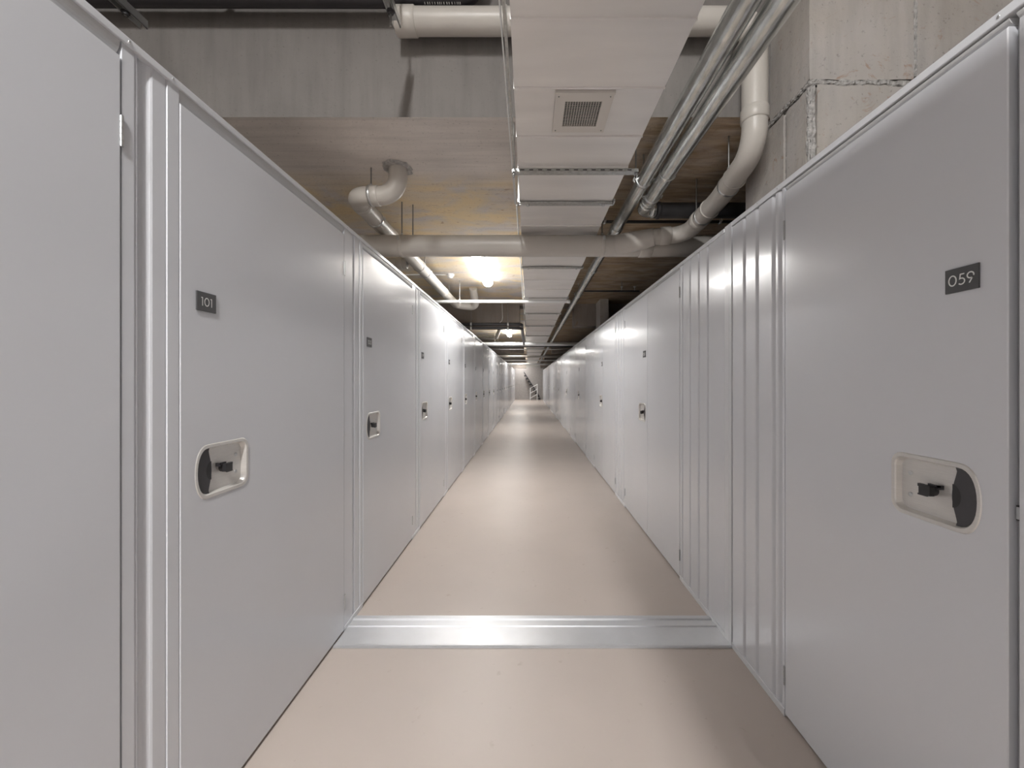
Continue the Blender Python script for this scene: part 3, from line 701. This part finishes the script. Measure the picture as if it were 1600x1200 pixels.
# high black pipe and struts in the near bay
t = pipe('insulated_pipe', 'black pipe along the top edge of the photo with faint white print', 'pipe', fillet([(-2.9, 2.09, 3.426), (-.30, 2.09, 3.422), (-.17, 2.09, 3.8)], .09, 8), .045, M['black'],
         couplings=[((-1.62, 2.09, 3.436), (1, 0, 0), .03)])
prt = random.Random(11); mk = MB(); xx = -.545       # worn, unreadable white print on the pipe
while xx < -.36:
    l_ = prt.uniform(.004, .009); a_ = -1.38; yy_ = 2.09-.0462*math.cos(a_); zz_ = 3.4225+.0462*math.sin(a_)
    mk.add([(xx, yy_-.0005, zz_), (xx+l_*.6, yy_-.0005, zz_), (xx+l_*.6, yy_-.011, zz_+.0035), (xx, yy_-.011, zz_+.0035)], [(0, 1, 2, 3)]); xx += l_+prt.choice((.003, .003, .008))
off(mk, (-2.9, 2.09, 3.426)).build('worn_print', M['ink'], t)
def strut(x, y0, y1, z, label, bolt):
    s_ = thing('support_strut', label, 'bracket', (x, y0, z))
    mb = MB(); L = y1-y0
    mb.box(-.019, -.0165, 0, L, -.004, .034).box(.0165, .019, 0, L, -.004, .034).box(-.019, .019, 0, L, .034, .037).box(-.019, -.013, 0, L, -.004, -.001).box(.013, .019, 0, L, -.004, -.001)
    mb.build('channel', M['zinc'], s_)
    MB().tube([(0, L-.09, -bolt), (0, L-.09, HIGH-z)], .0055, 8).build('rod', M['rod'], s_)
    MB().tube([(0, L-.09, -.018), (0, L-.09, -.006)], .013, 6).tube([(0, L-.09, -.006), (0, L-.09, -.003)], .018, 14).build('nut', M['iron'], s_)
strut(-1.885, .7, 1.945, 3.130, 'steel strut under the black pipe at upper left', .02)
strut(-.645, .7, 1.945, 3.135, 'steel strut with a long bolt under the black pipe, left of the duct', .075)

# ------------------------------------------------------------------ lamps
def batten(y0, y1, zc, label, m, x=-.585, wd=.072, group=None):
    t = thing('batten_lamp', label, 'lamp', (x, (y0+y1)/2, zc)); L = (y1-y0)/2
    MB().bbox(-wd*.85, wd*.85, -L, L, -.028, -.001, .004).build('housing', M['paint'], t)
    if zc < HIGH: MB().box(-.03, .03, -L*.7-.03, -L*.7+.03, -.002, .012).box(-.03, .03, L*.7-.03, L*.7+.03, -.002, .012).build('spacer', M['paint'], t)
    n = 14; prof = [(wd*math.cos(PI+PI*k/n), -.030+.058*math.sin(PI+PI*k/n)) for k in range(n+1)]
    mb = MB(); vs = []
    ys = [-L-.005, -L+.004, -L+.03, L-.03, L-.004, L+.005]; sc = [.3, .8, 1, 1, .8, .3]
    for y, s_ in zip(ys, sc): vs += [(px*s_, y, -.030+(pz+.030)*s_) for px, pz in prof]
    fs = []
    for j in range(5):
        for k in range(n): a = j*(n+1)+k; fs.append((a, a+1, a+n+2, a+n+1))
    mb.add(vs, fs, True); mb.add(vs[:n+1], [list(range(n+1))]); mb.add(vs[-n-1:], [list(range(n+1))])
    d = mb.build('diffuser', [m, M['lampside']] if zc < HIGH-.5 else m, t)
    if zc < HIGH-.5:          # opal sides give less light than the bottom lens
        for p in d.data.polygons:
            if p.normal.z > -.75: p.material_index = 1
batten(4.30, 5.75, SLAB-.012, 'glowing batten lamp on the ceiling behind the thick drain', M['lamp'])
batten(10.9, 12.2, SLAB-.012, 'glowing batten lamp on the ceiling beyond the first dark beam', M['lamp'])
batten(17.4, 18.7, SLAB-.012, 'glowing batten lamp on the ceiling beyond the second beam', M['lamp'])
batten(24.2, 25.5, SLAB-.012, 'glowing batten lamp nearest the corridor end', M['lamp'])
batten(27.0, 28.3, SLAB-.012, 'glowing batten lamp just before the last beam', M['lamp'])
batten(29.5, 30.6, SLAB-.012, 'added batten lamp in the last bay, lighting the end wall', M['lamp'])  # unseen lamp, added to brighten the dark end wall and stair
batten(-1.9, -.5, HIGH, 'batten lamp on the high ceiling, behind and left of the viewer', M['lamp2'], x=-.5)
batten(-3.4, -2.1, HIGH, 'added batten lamp on the high ceiling, furthest behind the viewer', M['lamp2'], x=-.5)  # second unseen lamp, added for more light on the near bay
# smoke detector with its conduit
sd = thing('smoke_detector', 'round white smoke detector on the ceiling left of the lamp', 'detector', (-1.07, 5.42, SLAB))
MB().tube([(0, 0, -.001), (0, 0, -.02), (0, 0, -.022), (0, 0, -.045), (0, 0, -.055)], [.052, .052, .04, .036, .015], 20).build('body', M['paint'], sd)
MB().tube([(-.05, 0, -.008), (-1.5, 0, -.008)], .008, 8).build('conduit', M['paint'], sd)

# ------------------------------------------------------------------ end of the corridor: steel stair with white railing
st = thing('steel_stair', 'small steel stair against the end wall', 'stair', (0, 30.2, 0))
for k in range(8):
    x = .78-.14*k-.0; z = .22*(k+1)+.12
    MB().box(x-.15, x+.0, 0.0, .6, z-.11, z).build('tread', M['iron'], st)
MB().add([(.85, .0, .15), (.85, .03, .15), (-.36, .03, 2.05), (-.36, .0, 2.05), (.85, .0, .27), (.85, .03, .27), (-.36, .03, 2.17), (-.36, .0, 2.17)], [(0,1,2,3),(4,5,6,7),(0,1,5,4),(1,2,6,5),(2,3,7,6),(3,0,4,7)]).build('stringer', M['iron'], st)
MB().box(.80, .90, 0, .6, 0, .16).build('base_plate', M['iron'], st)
rl = thing('safety_railing', 'white tubular railing with three sloping rails at the corridor end', 'railing', (.12, 28.9, 0))
MB().tube([(0, 0, 0), (0, 0, .92)], .022, 10).build('post', M['paint'], rl)
MB().tube([(.50, 0, 0), (.50, 0, 1.22)], .022, 10).build('post', M['paint'], rl)
for z in (.90, .55, .18): MB().tube([(-.03, 0, z-.02), (.54, 0, z+.30)], .018, 8).build('rail', M['paint'], rl)
